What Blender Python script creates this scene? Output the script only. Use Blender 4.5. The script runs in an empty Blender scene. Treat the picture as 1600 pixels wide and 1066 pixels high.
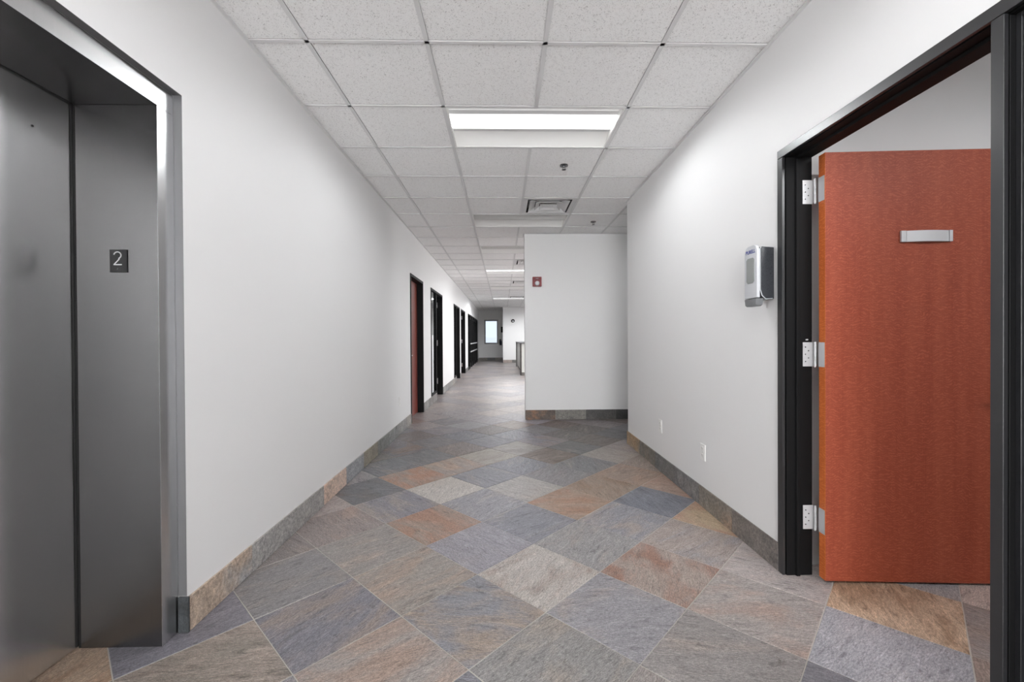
import bpy, bmesh, math, random
from mathutils import Vector, Matrix
random.seed(7)
SC = bpy.context.scene
COL = SC.collection

# ------------------------------------------------------------ camera
YAW, PIT, ROL = 0.02147, -0.00636, -0.00564
F = Vector((math.sin(YAW)*math.cos(PIT), math.cos(YAW)*math.cos(PIT), math.sin(PIT)))
R0 = Vector((math.cos(YAW), -math.sin(YAW), 0)); U0 = R0.cross(F)
Rv = R0*math.cos(ROL) + U0*math.sin(ROL); Uv = -R0*math.sin(ROL) + U0*math.cos(ROL)
cd = bpy.data.cameras.new('camera'); cam = bpy.data.objects.new('camera', cd); COL.objects.link(cam)
cam.matrix_world = Matrix(((Rv.x, Uv.x, -F.x, 0), (Rv.y, Uv.y, -F.y, 0), (Rv.z, Uv.z, -F.z, 1.1922), (0, 0, 0, 1)))
cd.sensor_width = 36; cd.lens = 670.24/1600*36; cd.clip_start = .02; cd.clip_end = 200
SC.camera = cam
# ------------------------------------------------------------ world (daylight outside the end window, raised to fill through added openings)
w = bpy.data.worlds.new('world'); SC.world = w; w.use_nodes = True
w.node_tree.nodes['Background'].inputs[0].default_value = (.965, .965, .97, 1)
w.node_tree.nodes['Background'].inputs[1].default_value = 14.
# ------------------------------------------------------------ exposure and lamp strengths
SC.view_settings.view_transform = 'Standard'; SC.view_settings.look = 'None'
SC.view_settings.exposure = 0.38; SC.view_settings.gamma = 1; SC.view_settings.use_curve_mapping = False
LENS_LIT = 1.6
SPOT_W = 7.5          # each spot lamp added in a lit ceiling light (six per light)
SC.cycles.use_denoising = True
SC.cycles.max_bounces = 10; SC.cycles.diffuse_bounces = 8; SC.cycles.glossy_bounces = 5
SC.cycles.sample_clamp_indirect = 6
SC.cycles.use_light_tree = True
SC.cycles.caustics_reflective = False; SC.cycles.caustics_refractive = False

XL, XR, H = -1.297, 1.403, 2.713
T = .6096; CX, CY = -.3811, 2.2199
TS = .44077; FX, FY, PHI = -.44418, 1.84925, .776965

def lin(c):
    return tuple(((v/255)/12.92 if v/255 <= .04045 else ((v/255+.055)/1.055)**2.4) for v in c)

# ------------------------------------------------------------ helpers
def child(o, parent):
    if parent is not None:
        o.parent = parent
        m = Matrix.Translation(parent_world(parent)) if not parent.get('_m') else None
        o.matrix_parent_inverse = world_matrix(parent).inverted()
def world_matrix(o):
    m = Matrix.Translation(o.location) @ o.rotation_euler.to_matrix().to_4x4()
    if o.parent: return world_matrix(o.parent) @ o.matrix_parent_inverse @ m
    return m
def parent_world(o): return world_matrix(o).translation

def tag(o, label=None, cat=None, group=None, kind=None):
    if label: o['label'] = label
    if cat: o['category'] = cat
    if group: o['group'] = group
    if kind: o['kind'] = kind
    return o
def thing(name, loc, label=None, cat=None, group=None, kind=None, rz=0):
    o = bpy.data.objects.new(name, None); COL.objects.link(o); o.location = loc; o.rotation_euler = (0, 0, rz)
    o.empty_display_size = .1
    return tag(o, label, cat, group, kind)

class MB:
    def __init__(s): s.v = []; s.f = []
    def add(s, vs, fs):
        n = len(s.v); s.v += [tuple(q) for q in vs]; s.f += [tuple(n+i for i in f) for f in fs]; return s
    def box(s, x0, x1, y0, y1, z0, z1):
        x0, x1 = min(x0, x1), max(x0, x1); y0, y1 = min(y0, y1), max(y0, y1); z0, z1 = min(z0, z1), max(z0, z1)
        return s.add([(x0,y0,z0),(x1,y0,z0),(x1,y1,z0),(x0,y1,z0),(x0,y0,z1),(x1,y0,z1),(x1,y1,z1),(x0,y1,z1)],
                     [(0,3,2,1),(4,5,6,7),(0,1,5,4),(1,2,6,5),(2,3,7,6),(3,0,4,7)])
    def prism(s, poly, a, b, axis='z'):
        """poly: list of 2D points (counter clockwise), extruded from a to b along axis"""
        def P(q, t):
            return {'z': (q[0], q[1], t), 'x': (t, q[0], q[1]), 'y': (q[0], t, q[1])}[axis]
        n = len(poly)
        vs = [P(q, a) for q in poly] + [P(q, b) for q in poly]
        fs = [tuple(range(n-1, -1, -1)), tuple(range(n, 2*n))] + [(i, (i+1) % n, n+(i+1) % n, n+i) for i in range(n)]
        return s.add(vs, fs)
    def cyl(s, c, r, a, b, axis='z', n=20, r2=None):
        r2 = r if r2 is None else r2
        vs = []
        for t, rr in ((a, r), (b, r2)):
            for k in range(n):
                an = 2*math.pi*k/n; p = (c[0]+rr*math.cos(an), c[1]+rr*math.sin(an))
                vs.append({'z': (p[0], p[1], t), 'x': (t, p[0], p[1]), 'y': (p[0], t, p[1])}[axis])
        return s.add(vs, [tuple(range(n-1, -1, -1)), tuple(range(n, 2*n))] + [(i, (i+1) % n, n+(i+1) % n, n+i) for i in range(n)])
    def tube(s, pts, r, n=8):
        pts = [Vector(p) for p in pts]; rings = []
        for k, p in enumerate(pts):
            d = (pts[min(k+1, len(pts)-1)]-pts[max(k-1, 0)]).normalized()
            a = d.orthogonal().normalized() if k == 0 else (rings_a - d*rings_a.dot(d)).normalized()
            rings_a = a; b = d.cross(a)
            rings.append([p + r*(math.cos(2*math.pi*i/n)*a + math.sin(2*math.pi*i/n)*b) for i in range(n)])
        vs = [q for rg in rings for q in rg]; fs = [tuple(range(n-1, -1, -1)), tuple(range(len(vs)-n, len(vs)))]
        for k in range(len(pts)-1):
            for i in range(n): fs.append((k*n+i, k*n+(i+1) % n, (k+1)*n+(i+1) % n, (k+1)*n+i))
        return s.add(vs, fs)
    def mesh(s, name, mat, bevel=0, seg=2, smooth=False):
        me = bpy.data.meshes.new(name); me.from_pydata(s.v, [], s.f)
        bm = bmesh.new(); bm.from_mesh(me); bmesh.ops.recalc_face_normals(bm, faces=bm.faces)
        if bevel:
            ed = [e for e in bm.edges if len(e.link_faces) == 2 and e.calc_face_angle(0) > .5]
            bmesh.ops.bevel(bm, geom=ed, offset=bevel, segments=seg, affect='EDGES', profile=.6, clamp_overlap=True)
        bm.to_mesh(me); bm.free()
        if mat: me.materials.append(mat)
        if smooth:
            for p_ in me.polygons: p_.use_smooth = True
            me.set_sharp_from_angle(angle=math.radians(38))
        return me
    def build(s, name, mat, parent=None, bevel=0, seg=2, smooth=False, loc=(0,0,0), local=False, **kw):
        o = bpy.data.objects.new(name, s.mesh(name, mat, bevel, seg, smooth)); COL.objects.link(o); o.location = loc
        if parent is not None:
            if local: o.parent = parent
            else: child(o, parent)
        return tag(o, **kw)
def bx(name, mat, parent, *b, bevel=0, **kw): return MB().box(*b).build(name, mat, parent, bevel=bevel, **kw)
def copy_tree(o, loc, label=None):
    def cp(a, par):
        c = a.copy(); COL.objects.link(c)
        if par is not None: c.parent = par; c.matrix_parent_inverse = a.matrix_parent_inverse.copy()
        for ch in list(kids.get(a, [])): cp(ch, c)
        return c
    kids = {}
    for q in list(COL.objects):
        if q.parent: kids.setdefault(q.parent, []).append(q)
    c = cp(o, None); c.location = loc
    if label: c['label'] = label
    return c

# ------------------------------------------------------------ materials
def nmat(name):
    m = bpy.data.materials.new(name); m.use_nodes = True; return m, m.node_tree, m.node_tree.nodes['Principled BSDF']
def plain(name, col, rough=.5, metal=0, ior=1.45, bump=0, bscale=300, emit=0, coat=0, srgb=True):
    m, nt, b = nmat(name); c = lin(col) if srgb else col
    b.inputs['Base Color'].default_value = (*c, 1); b.inputs['Roughness'].default_value = rough
    b.inputs['Metallic'].default_value = metal; b.inputs['IOR'].default_value = ior; b.inputs['Coat Weight'].default_value = coat
    if emit: b.inputs['Emission Color'].default_value = (*c, 1); b.inputs['Emission Strength'].default_value = emit
    tc = nt.nodes.new('ShaderNodeTexCoord'); n = nt.nodes.new('ShaderNodeTexNoise'); n.inputs['Scale'].default_value = bscale; n.inputs['Detail'].default_value = 3
    nt.links.new(tc.outputs['Object'], n.inputs['Vector'])
    if bump:
        bp = nt.nodes.new('ShaderNodeBump'); bp.inputs['Strength'].default_value = bump; bp.inputs['Distance'].default_value = .001
        nt.links.new(n.outputs['Fac'], bp.inputs['Height']); nt.links.new(bp.outputs[0], b.inputs['Normal'])
    mr = nt.nodes.new('ShaderNodeMapRange'); mr.inputs['To Min'].default_value = max(.02, rough-.03); mr.inputs['To Max'].default_value = rough+.03
    nt.links.new(n.outputs['Fac'], mr.inputs['Value']); nt.links.new(mr.outputs[0], b.inputs['Roughness'])
    return m

class NT:
    def __init__(s, nt): s.nt = nt
    def n(s, typ, **kw):
        o = s.nt.nodes.new(typ)
        for k, v in kw.items():
            if k.startswith('_'): setattr(o, k[1:], v)
            else:
                o.inputs[k.replace('__', ' ')].default_value = v
        return o
    def l(s, a, b): s.nt.links.new(a, b)
    def math(s, op, a, b=None, clamp=False):
        o = s.nt.nodes.new('ShaderNodeMath'); o.operation = op; o.use_clamp = clamp
        for i, q in enumerate((a, b)):
            if q is None: continue
            if isinstance(q, (int, float)): o.inputs[i].default_value = q
            else: s.l(q, o.inputs[i])
        return o.outputs[0]
    def vmath(s, op, a, b):
        o = s.nt.nodes.new('ShaderNodeVectorMath'); o.operation = op
        for i, q in enumerate((a, b)):
            if isinstance(q, tuple): o.inputs[i].default_value = q
            elif isinstance(q, (int, float)): o.inputs['Scale'].default_value = q
            else: s.l(q, o.inputs[i])
        return o.outputs[0]
    def mix(s, f, a, b, mode='MIX'):
        o = s.nt.nodes.new('ShaderNodeMix'); o.data_type = 'RGBA'; o.blend_type = mode
        for i, q in ((0, f), (6, a), (7, b)):
            if isinstance(q, (int, float)): o.inputs[i].default_value = q
            elif isinstance(q, tuple): o.inputs[i].default_value = (*q, 1) if len(q) == 3 else q
            else: s.l(q, o.inputs[i])
        return o.outputs[2]
    def ramp(s, v, a, b, ta=0., tb=1.):
        o = s.nt.nodes.new('ShaderNodeMapRange'); o.interpolation_type = 'SMOOTHSTEP'
        s.l(v, o.inputs['Value'])
        for k, q in (('From Min', a), ('From Max', b), ('To Min', ta), ('To Max', tb)):
            if isinstance(q, (int, float)): o.inputs[k].default_value = q
            else: s.l(q, o.inputs[k])
        return o.outputs[0]

# slate: base and tone colours come from each tile object (or from mesh attributes on the joined far tiles)
def slate(name, per_object=True):
    m, nt, b = nmat(name); g = NT(nt)
    at = lambda nm: g.n('ShaderNodeAttribute', _attribute_name=nm, _attribute_type='OBJECT' if per_object else 'GEOMETRY')
    base = at('base_col').outputs['Color']; tone = at('tone_col').outputs['Color']; par = at('slate_par')
    sp = g.n('ShaderNodeSeparateXYZ'); g.l(par.outputs['Vector'], sp.inputs[0])   # x amount, y seed, z streak angle
    tc = g.n('ShaderNodeTexCoord')
    vr = g.n('ShaderNodeVectorRotate', _rotation_type='Z_AXIS'); g.l(tc.outputs['Object'], vr.inputs['Vector']); g.l(sp.outputs[2], vr.inputs['Angle'])
    seed = g.n('ShaderNodeCombineXYZ'); g.l(sp.outputs[1], seed.inputs[0]); g.l(g.math('MULTIPLY', sp.outputs[1], 1.7), seed.inputs[1])
    v = g.vmath('ADD', vr.outputs[0], seed.outputs[0])
    st = g.vmath('MULTIPLY', v, (1, 4.5, 1)); 
    n0 = g.n('ShaderNodeTexNoise', Scale=3.0, Detail=6, Roughness=.6, Distortion=.7); g.l(g.vmath('MULTIPLY', v, (1, 2.0, 1)), n0.inputs['Vector'])
    n1 = g.n('ShaderNodeTexNoise', Scale=9, Detail=7, Roughness=.68, Distortion=1.2); g.l(st, n1.inputs['Vector'])
    n2 = g.n('ShaderNodeTexNoise', Scale=60, Detail=5, Roughness=.75); g.l(g.vmath('MULTIPLY', v, (1, 3, 1)), n2.inputs['Vector'])
    n3 = g.n('ShaderNodeTexNoise', Scale=220, Detail=3, Roughness=.7); g.l(v, n3.inputs['Vector'])
    # tone patches
    big = g.math('ADD', g.math('MULTIPLY', n0.outputs['Fac'], .78), g.math('MULTIPLY', n1.outputs['Fac'], .22))
    th = g.math('SUBTRACT', .72, g.math('MULTIPLY', sp.outputs[0], .44))
    patch = g.ramp(big, g.math('SUBTRACT', th, .11), g.math('ADD', th, .11))
    c = g.mix(patch, base, tone)
    # light and dark cleft streaks, grain
    c = g.mix(g.ramp(n1.outputs['Fac'], .50, .66, 0, .85), c, g.mix(1.0, c, (1.30, 1.29, 1.30), 'MULTIPLY'))
    c = g.mix(g.ramp(n1.outputs['Fac'], .46, .33, 0, .85), c, g.mix(1.0, c, (.58, .57, .58), 'MULTIPLY'))
    c = g.mix(g.ramp(n2.outputs['Fac'], .36, .66, 0, 1.0), g.mix(1.0, c, (.68, .68, .69), 'MULTIPLY'), g.mix(1.0, c, (1.28, 1.27, 1.26), 'MULTIPLY'))
    c = g.mix(g.ramp(n3.outputs['Fac'], .38, .62, 0, 1.0), g.mix(1.0, c, (.80, .80, .80), 'MULTIPLY'), g.mix(1.0, c, (1.18, 1.18, 1.18), 'MULTIPLY'))
    # a few thin dark veins
    n4 = g.n('ShaderNodeTexNoise', Scale=3.0, Detail=4, Roughness=.55, Distortion=2.2); g.l(g.vmath('ADD', g.vmath('MULTIPLY', v, (1, 2.4, 1)), (5.3, 2.1, 0)), n4.inputs['Vector'])
    vein = g.ramp(g.math('ABSOLUTE', g.math('SUBTRACT', n4.outputs['Fac'], .40)), .0, .007, .60, 0)
    c = g.mix(vein, c, g.mix(1.0, c, (.42, .36, .32), 'MULTIPLY'))
    g.l(c, b.inputs['Base Color'])
    hgt = g.math('ADD', g.math('MULTIPLY', n1.outputs['Fac'], 1.0), g.math('MULTIPLY', n2.outputs['Fac'], .35))
    bp = g.n('ShaderNodeBump', Strength=.55, Distance=.0035); g.l(hgt, bp.inputs['Height']); g.l(bp.outputs[0], b.inputs['Normal'])
    g.l(g.ramp(n1.outputs['Fac'], .3, .7, .50, .38), b.inputs['Roughness'])
    return m
M_SLATE = slate('slate_tile'); M_SLATE_FAR = slate('slate_far', False)

def ceiling_mat():
    m, nt, b = nmat('fissured_ceiling_board'); g = NT(nt); tc = g.n('ShaderNodeTexCoord')
    rnd = g.n('ShaderNodeObjectInfo').outputs['Random']
    v = g.vmath('ADD', tc.outputs['Object'], g.vmath('SCALE', (7., 3., 1.), rnd)) if False else tc.outputs['Object']
    sd = g.n('ShaderNodeCombineXYZ'); g.l(g.math('MULTIPLY', rnd, 37.), sd.inputs[0]); g.l(g.math('MULTIPLY', rnd, 19.), sd.inputs[1])
    v = g.vmath('ADD', tc.outputs['Object'], sd.outputs[0])
    n1 = g.n('ShaderNodeTexNoise', Scale=115, Detail=2.5, Roughness=.55, Distortion=1.6); g.l(v, n1.inputs['Vector'])
    n2 = g.n('ShaderNodeTexNoise', Scale=200, Detail=2, Roughness=.5); g.l(v, n2.inputs['Vector'])
    vo = g.n('ShaderNodeTexVoronoi', Scale=125, Randomness=1.0); g.l(v, vo.inputs['Vector'])
    f1 = g.ramp(n1.outputs['Fac'], .41, .34, 0, 1)
    f2 = g.math('MULTIPLY', g.ramp(vo.outputs['Distance'], .26, .12, 0, 1), g.ramp(n2.outputs['Fac'], .44, .54, 0, 1))
    f = g.math('MAXIMUM', f1, f2)
    c = g.mix(g.math('MULTIPLY', f, .60), (.95, .95, .945), (.30, .28, .28))
    g.l(c, b.inputs['Base Color']); b.inputs['Roughness'].default_value = .95
    bp = g.n('ShaderNodeBump', Strength=.6, Distance=.0015); g.l(g.math('SUBTRACT', 1., f), bp.inputs['Height']); g.l(bp.outputs[0], b.inputs['Normal'])
    return m
M_BOARD = ceiling_mat()

def wood_mat(name='figured_red_wood', a=(.40, .083, .040), c2=(.60, .175, .090), rough=.36):
    m, nt, b = nmat(name); g = NT(nt); tc = g.n('ShaderNodeTexCoord')
    sp = g.n('ShaderNodeSeparateXYZ'); g.l(tc.outputs['Object'], sp.inputs[0]); x = sp.outputs[0]; z = sp.outputs[2]
    # vertical leaves of veneer mirrored every 0.2 m, fine rippled figure across them
    tri = g.math('ABSOLUTE', g.math('SUBTRACT', g.math('MULTIPLY', g.math('FRACT', g.math('MULTIPLY', x, 2.5)), 2.), 1.))
    n0 = g.n('ShaderNodeTexNoise', Scale=9, Detail=4, Roughness=.6); g.l(g.vmath('MULTIPLY', tc.outputs['Object'], (1.3, 1, .9)), n0.inputs['Vector'])
    ph = g.math('ADD', g.math('ADD', g.math('MULTIPLY', z, 520.), g.math('MULTIPLY', tri, 16.)), g.math('MULTIPLY', n0.outputs['Fac'], 60.))
    wv = g.math('MULTIPLY', g.math('ADD', g.math('SINE', ph), 1.), .5)
    n1 = g.n('ShaderNodeTexNoise', Scale=1, Detail=4, Roughness=.6); g.l(g.vmath('MULTIPLY', tc.outputs['Object'], (34, 34, 90)), n1.inputs['Vector'])
    n2 = g.n('ShaderNodeTexNoise', Scale=1, Detail=5, Roughness=.7); g.l(g.vmath('MULTIPLY', tc.outputs['Object'], (190, 190, 2.5)), n2.inputs['Vector'])
    n3 = g.n('ShaderNodeTexNoise', Scale=1, Detail=3, Roughness=.5); g.l(g.vmath('MULTIPLY', tc.outputs['Object'], (16, 16, .9)), n3.inputs['Vector'])
    f = g.math('MULTIPLY', g.ramp(wv, .1, .9), g.ramp(n1.outputs['Fac'], .40, .60))
    f = g.math('ADD', g.math('MULTIPLY', f, .50), g.math('ADD', g.math('MULTIPLY', n2.outputs['Fac'], .50), g.math('MULTIPLY', g.math('SUBTRACT', n3.outputs['Fac'], .5), .7)), True)
    g.l(g.mix(f, a, c2), b.inputs['Base Color']); b.inputs['Roughness'].default_value = rough; b.inputs['IOR'].default_value = 1.32
    return m
M_WOOD = wood_mat('figured_red_wood', (.25, .046, .024), (.43, .112, .058), .5)
M_WOODD = wood_mat('figured_dark_red_wood', (.17, .036, .028), (.25, .065, .045))
M_WOODEDGE = wood_mat('wood_edge_banding', (.58, .13, .035), (.80, .25, .075), .4)  # edge grain, with the stronger light on it put into the colour

def steel_mat(name='brushed_steel', k=1.):
    m, nt, b = nmat(name); g = NT(nt); tc = g.n('ShaderNodeTexCoord')
    n = g.n('ShaderNodeTexNoise', Scale=1, Detail=3, Roughness=.6); g.l(g.vmath('MULTIPLY', tc.outputs['Object'], (260, 260, 6)), n.inputs['Vector'])
    b.inputs['Metallic'].default_value = 1
    g.l(g.mix(n.outputs['Fac'], (.38*k, .38*k, .383*k), (.45*k, .45*k, .453*k)), b.inputs['Base Color'])
    b.inputs['Roughness'].default_value = .26
    b.inputs['Anisotropic'].default_value = .75; b.inputs['Anisotropic Rotation'].default_value = .25
    tg = g.n('ShaderNodeTangent', _direction_type='RADIAL', _axis='Z'); g.l(tg.outputs[0], b.inputs['Tangent'])
    return m
M_STEEL = steel_mat(k=.46); M_STEELB = steel_mat('bright_brushed_steel', 1.5); M_STEELD = steel_mat('door_brushed_steel', 1.95)  # one steel: shade put into the jamb colour, light into casing and doors
M_WALL = plain('white_wall_paint', (228, 228, 228), .55, bump=.25, bscale=260)
M_DRYWALL = M_WALL
M_GRID = plain('white_grid_metal', (221, 221, 221), .6)
M_GROUT = plain('sand_grout', (184, 179, 172), .9, bump=.6, bscale=500)
M_BLACK = plain('black_anodised_frame', (34, 34, 36), .32, ior=1.7)
M_BLACKIN = plain('matte_black_frame', (12, 12, 13), .6, ior=1.28)
M_GASKET = plain('black_rubber', (10, 10, 10), .7)
M_GLASSDARK = plain('dark_glass', (16, 17, 19), .06, ior=1.5)
M_SATIN = plain('satin_nickel', (198, 198, 200), .38, metal=.25, bump=.08, bscale=900)
M_CHROME = plain('dark_chrome', (90, 90, 92), .25, metal=1)
M_WHITE = plain('white_plastic', (232, 232, 230), .35)
M_DARKPL = plain('smoke_grey_plastic', (50, 52, 56), .28)
M_MIDPL = plain('grey_plastic', (110, 112, 114), .35)
M_LIGHTPL = plain('silver_grey_plastic', (196, 198, 202), .3)
M_RED = plain('red_plastic', (122, 20, 30), .4)
M_PLATE = plain('black_sign_plastic', (12, 12, 14), .45)
M_INK = plain('white_lettering', (235, 235, 235), .5)
M_BLUE = plain('blue_print', (40, 50, 130), .5)
M_PAN = plain('white_enamel_reflector', (240, 240, 238), .3)
M_LENSOFF = plain('frosted_lens_off', (205, 205, 203), .4)
M_LENS = plain('lit_frosted_lens', (255, 255, 255), .4, emit=LENS_LIT)
M_SLOT = plain('dark_plenum', (24, 24, 24), .9)
M_LAM = plain('white_laminate', (214, 214, 210), .35)
M_FROST = plain('pale_window_film', (226, 228, 230), .6)
def glass_mat():
    m, nt, b = nmat('window_glass'); b.inputs['Transmission Weight'].default_value = 1; b.inputs['Roughness'].default_value = .3
    b.inputs['Base Color'].default_value = (.050, .057, .066, 1); b.inputs['IOR'].default_value = 1.05
    return m
M_GLASS = glass_mat()

# ------------------------------------------------------------ setting: walls
def wall(name, boxes, label=None):
    m = MB()
    for q in boxes: m.box(*q)
    o = m.build(name, M_WALL); o['kind'] = 'structure'
    return o
YB, YE = -4.0, 23.4
DH = 2.083
LX = XL-.13
wall('wall_left', [
    (XL-.35, XL, YB, .535, 0, H), (XL-.35, XL, .535, 1.775, 2.185, H),
    (LX, XL, 1.775, 6.06, 0, H),
    (LX, XL, 6.06, 7.0, 2.12, H), (LX, XL, 7.0, 7.77, 0, H), (LX, XL, 7.77, 9.24, 2.12, H), (LX, XL, 7.77, 8.40, 0, .145),
    (LX, XL, 9.24, 11.40, 0, H), (LX, XL, 11.40, 12.94, 2.12, H), (LX, XL, 11.40, 11.98, 0, .145),
    (LX, XL, 12.94, 13.32, 0, H), (LX, XL, 13.32, 14.80, 2.12, H),
    (LX, XL, 14.80, 15.96, 0, H), (LX, XL, 15.96, 22.06, 2.14, H), (LX, XL, 22.06, YE, 0, H)])
RX = XR+.13
wall('wall_right', [
    (XR, RX, YB, .50, 0, H), (XR, RX, .50, 2.147, 2.127, H), (XR, RX, 2.147, 4.66, 0, H)])
wall('wall_alcove', [(XR, 4.6, 4.66, 4.79, 0, H), (4.6, 4.73, 4.66, 6.40, 0, H)])
wall('wall_block', [(.325, 4.6, 6.25, 6.42, 0, H)])
wall('wall_lobby', [(5.2, 5.33, 6.40, 9.5, 0, H), (5.2, 5.33, 11.5, 20.9, 0, H), (5.2, 5.33, 9.5, 11.5, 0, .9), (5.2, 5.33, 9.5, 11.5, 2.4, H), (4.73, 5.2, 6.27, 6.40, 0, H)])
wall('wall_return', [(.006, 5.33, 20.9, 21.03, 0, H), (.006, .136, 21.03, YE, 0, H)])
WX0, WX1, WZ0, WZ1 = -1.0, -.25, .89, 2.2
wall('wall_end', [(LX, WX0, YE, YE+.13, 0, H), (WX1, .136, YE, YE+.13, 0, H), (WX0, WX1, YE, YE+.13, 0, WZ0), (WX0, WX1, YE, YE+.13, WZ1, H)])
wall('wall_back', [(XL-.35, XL+.08, YB-.13, YB, 0, H), (XR-.08, RX, YB-.13, YB, 0, H), (XL+.08, XR-.08, YB-.13, YB, 2.62, H)])
wall('wall_room', [(RX, 4.6, 2.20, 2.33, 0, H), (4.47, 4.6, -1.6, 2.20, 0, H), (RX, 4.6, -1.73, -1.6, 0, H)])
wall('wall_office', [(-4.1, -3.97, 5.5, 15.6, 0, H), (-3.97, LX, 5.37, 5.5, 0, H), (-3.97, LX, 15.6, 15.73, 0, H)])

# floor slab (grout bed) and tiles
fl = MB()
fl.box(XL-.42, 5.4, YB-.2, YE+.3, -.06, -.0022); fl.box(-4.2, XL-.42, 5.3, 15.8, -.06, -.0022)
floor = fl.build('floor', M_GROUT); floor['kind'] = 'structure'
ua = (math.cos(PHI), -math.sin(PHI)); va = (math.sin(PHI), math.cos(PHI))
S = {}  # hand-read colours of the nearest tiles: base, tone, amount, streak angle
def t(i, j, b, tn=None, am=.15, an=None): S[(i, j)] = (b, tn or tuple((p+q)/2 for p, q in zip(b, (176, 156, 138))), am if tn else .28, an)
t(-2,-3,(196,168,134),(176,138,98),.5); t(-1,-2,(142,134,120),(166,150,134),.45); t(0,-1,(158,151,144),(168,142,122),.5,.2)
t(1,0,(143,143,140),(160,148,132),.35,.1); t(2,1,(148,145,141)); t(3,2,(164,169,176),(168,170,174),.3); t(-2,-2,(128,127,138),(118,118,124),.3)
t(-1,-1,(126,127,138),(150,136,126),.45,-.3); t(0,0,(134,138,146),(162,144,124),.5,.9); t(1,1,(150,151,156)); t(2,2,(166,160,153),(176,150,132),.35,-.7)
t(3,3,(176,140,98),(208,178,138),.5,-.3); t(4,4,(196,180,166)); t(5,5,(165,150,135)); t(-2,-1,(137,136,137),(150,141,132),.35); t(-1,0,(153,147,138),(170,147,126),.45,.1)
t(0,1,(184,180,170),(162,142,126),.4,-.2); t(1,2,(168,152,138),(160,114,88),.42,-.4); t(2,3,(178,171,165),(182,160,146),.3); t(3,4,(158,160,160)); t(4,5,(168,150,134))
t(-3,-1,(140,133,130)); t(-3,-2,(134,132,142)); t(-2,0,(150,146,140),(168,150,134),.35,.1); t(-1,1,(150,150,160),(150,146,150),.3); t(0,2,(150,151,150)); t(1,3,(168,155,144),(150,149,152),.4)
t(-3,0,(148,137,132),(168,143,126),.35); t(-2,1,(158,140,122),(172,124,92),.52); t(-1,2,(132,136,147),(152,150,148),.3,.2); t(0,3,(142,146,154),(164,153,144),.4); t(1,4,(190,166,122),(186,134,98),.42)
t(-4,0,(168,158,153)); t(-4,-1,(140,134,132)); t(-3,1,(132,133,143),(162,150,138),.42); t(-2,2,(148,150,157),(162,157,152),.3); t(-1,3,(168,141,114),(178,126,86),.42); t(0,4,(122,130,144),(88,93,104),.35,.5)
t(1,5,(160,145,130)); t(-4,1,(112,116,121),(112,105,99),.3); t(-3,2,(188,185,175)); t(-2,3,(170,168,162)); t(-1,4,(160,138,114),(150,118,86),.4); t(0,5,(174,146,122),(176,130,102),.4)
t(-5,0,(150,146,144)); t(-5,1,(152,149,150)); t(-4,2,(162,144,128),(182,128,88),.5,.1); t(-3,3,(134,138,147)); t(-2,4,(136,136,138),(146,138,138),.3); t(-1,5,(160,138,118),(172,138,108),.45,.1)
t(0,6,(160,140,122)); t(-5,2,(114,119,125)); t(-4,3,(162,148,136),(180,148,118),.45); t(-3,4,(132,136,147)); t(-2,5,(124,129,132)); t(-1,6,(152,140,126),(166,146,130),.4); t(-6,1,(140,140,142))
t(-6,2,(120,118,112)); t(-5,3,(112,116,120)); t(-4,4,(166,158,143),(148,138,124),.4); t(-3,5,(124,109,96)); t(-2,6,(162,155,145)); t(-1,7,(130,126,126)); t(-6,3,(140,116,100),(108,112,122),.5); t(-5,4,(128,115,108))
t(-4,5,(157,150,142),(135,128,118),.4); t(-3,6,(108,112,112)); t(-2,7,(152,144,141)); t(-7,3,(128,124,130)); t(-6,4,(118,116,120)); t(-5,5,(120,121,132)); t(-4,6,(150,134,132),(130,130,142),.5); t(-3,7,(110,100,92)); t(-2,8,(112,110,108))
t(-8,5,(150,142,140)); t(-7,5,(128,124,130)); t(-6,5,(116,120,130)); t(-5,6,(128,128,140)); t(-4,7,(112,108,104)); t(-3,8,(100,102,104)); t(-6,8,(172,172,184)); t(-7,7,(150,146,152)); t(-5,8,(120,104,96)); t(-4,8,(104,98,94))
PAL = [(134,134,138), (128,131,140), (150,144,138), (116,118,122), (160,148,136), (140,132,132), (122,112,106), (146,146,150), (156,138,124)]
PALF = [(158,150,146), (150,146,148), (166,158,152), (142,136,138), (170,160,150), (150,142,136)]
FLOORK = .90
def tile_props(i, j, y):
    if (i, j) in S: b, tn, am, an = S[(i, j)]
    else:
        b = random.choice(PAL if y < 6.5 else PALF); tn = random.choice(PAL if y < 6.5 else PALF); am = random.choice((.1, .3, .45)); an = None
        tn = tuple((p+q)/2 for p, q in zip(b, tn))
    if an is None: an = random.choice((-.6, -.2, .2, .7, 1.57, 1.2, 0.))
    def k(c):
        c = lin(c); L = .3*c[0]+.5*c[1]+.2*c[2]
        return tuple((L+(q-L)*.66)*FLOORK*e for q, e in zip(c, (1.03, .988, 1.0)))
    return k(b), k(tn), am, an, random.uniform(0, 40)
def tile_mesh(seed):
    rr = random.Random(seed); m = MB(); h = TS/2-.0019; c = .0022
    j = [(rr.uniform(-.0006, .0006), rr.uniform(-.0006, .0006)) for _ in range(8)]
    ring = [(-h, -h), (0, -h), (h, -h), (h, 0), (h, h), (0, h), (-h, h), (-h, 0)]
    o = [(x+a, y+b) for (x, y), (a, b) in zip(ring, j)]
    inn = [(x*(h-c)/h, y*(h-c)/h) for x, y in o]
    vs = [(x, y, -.010) for x, y in o]+[(x, y, -.0012) for x, y in o]+[(x, y, rr.uniform(-.0003, .0003)) for x, y in inn]+[(0, 0, rr.uniform(-.0002, .0004))]
    fs = []
    for k in range(8):
        n = (k+1) % 8
        fs += [(k, n, 8+n, 8+k), (8+k, 8+n, 16+n, 16+k), (16+k, 16+n, 24)]
    m.add(vs, fs); return m
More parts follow.
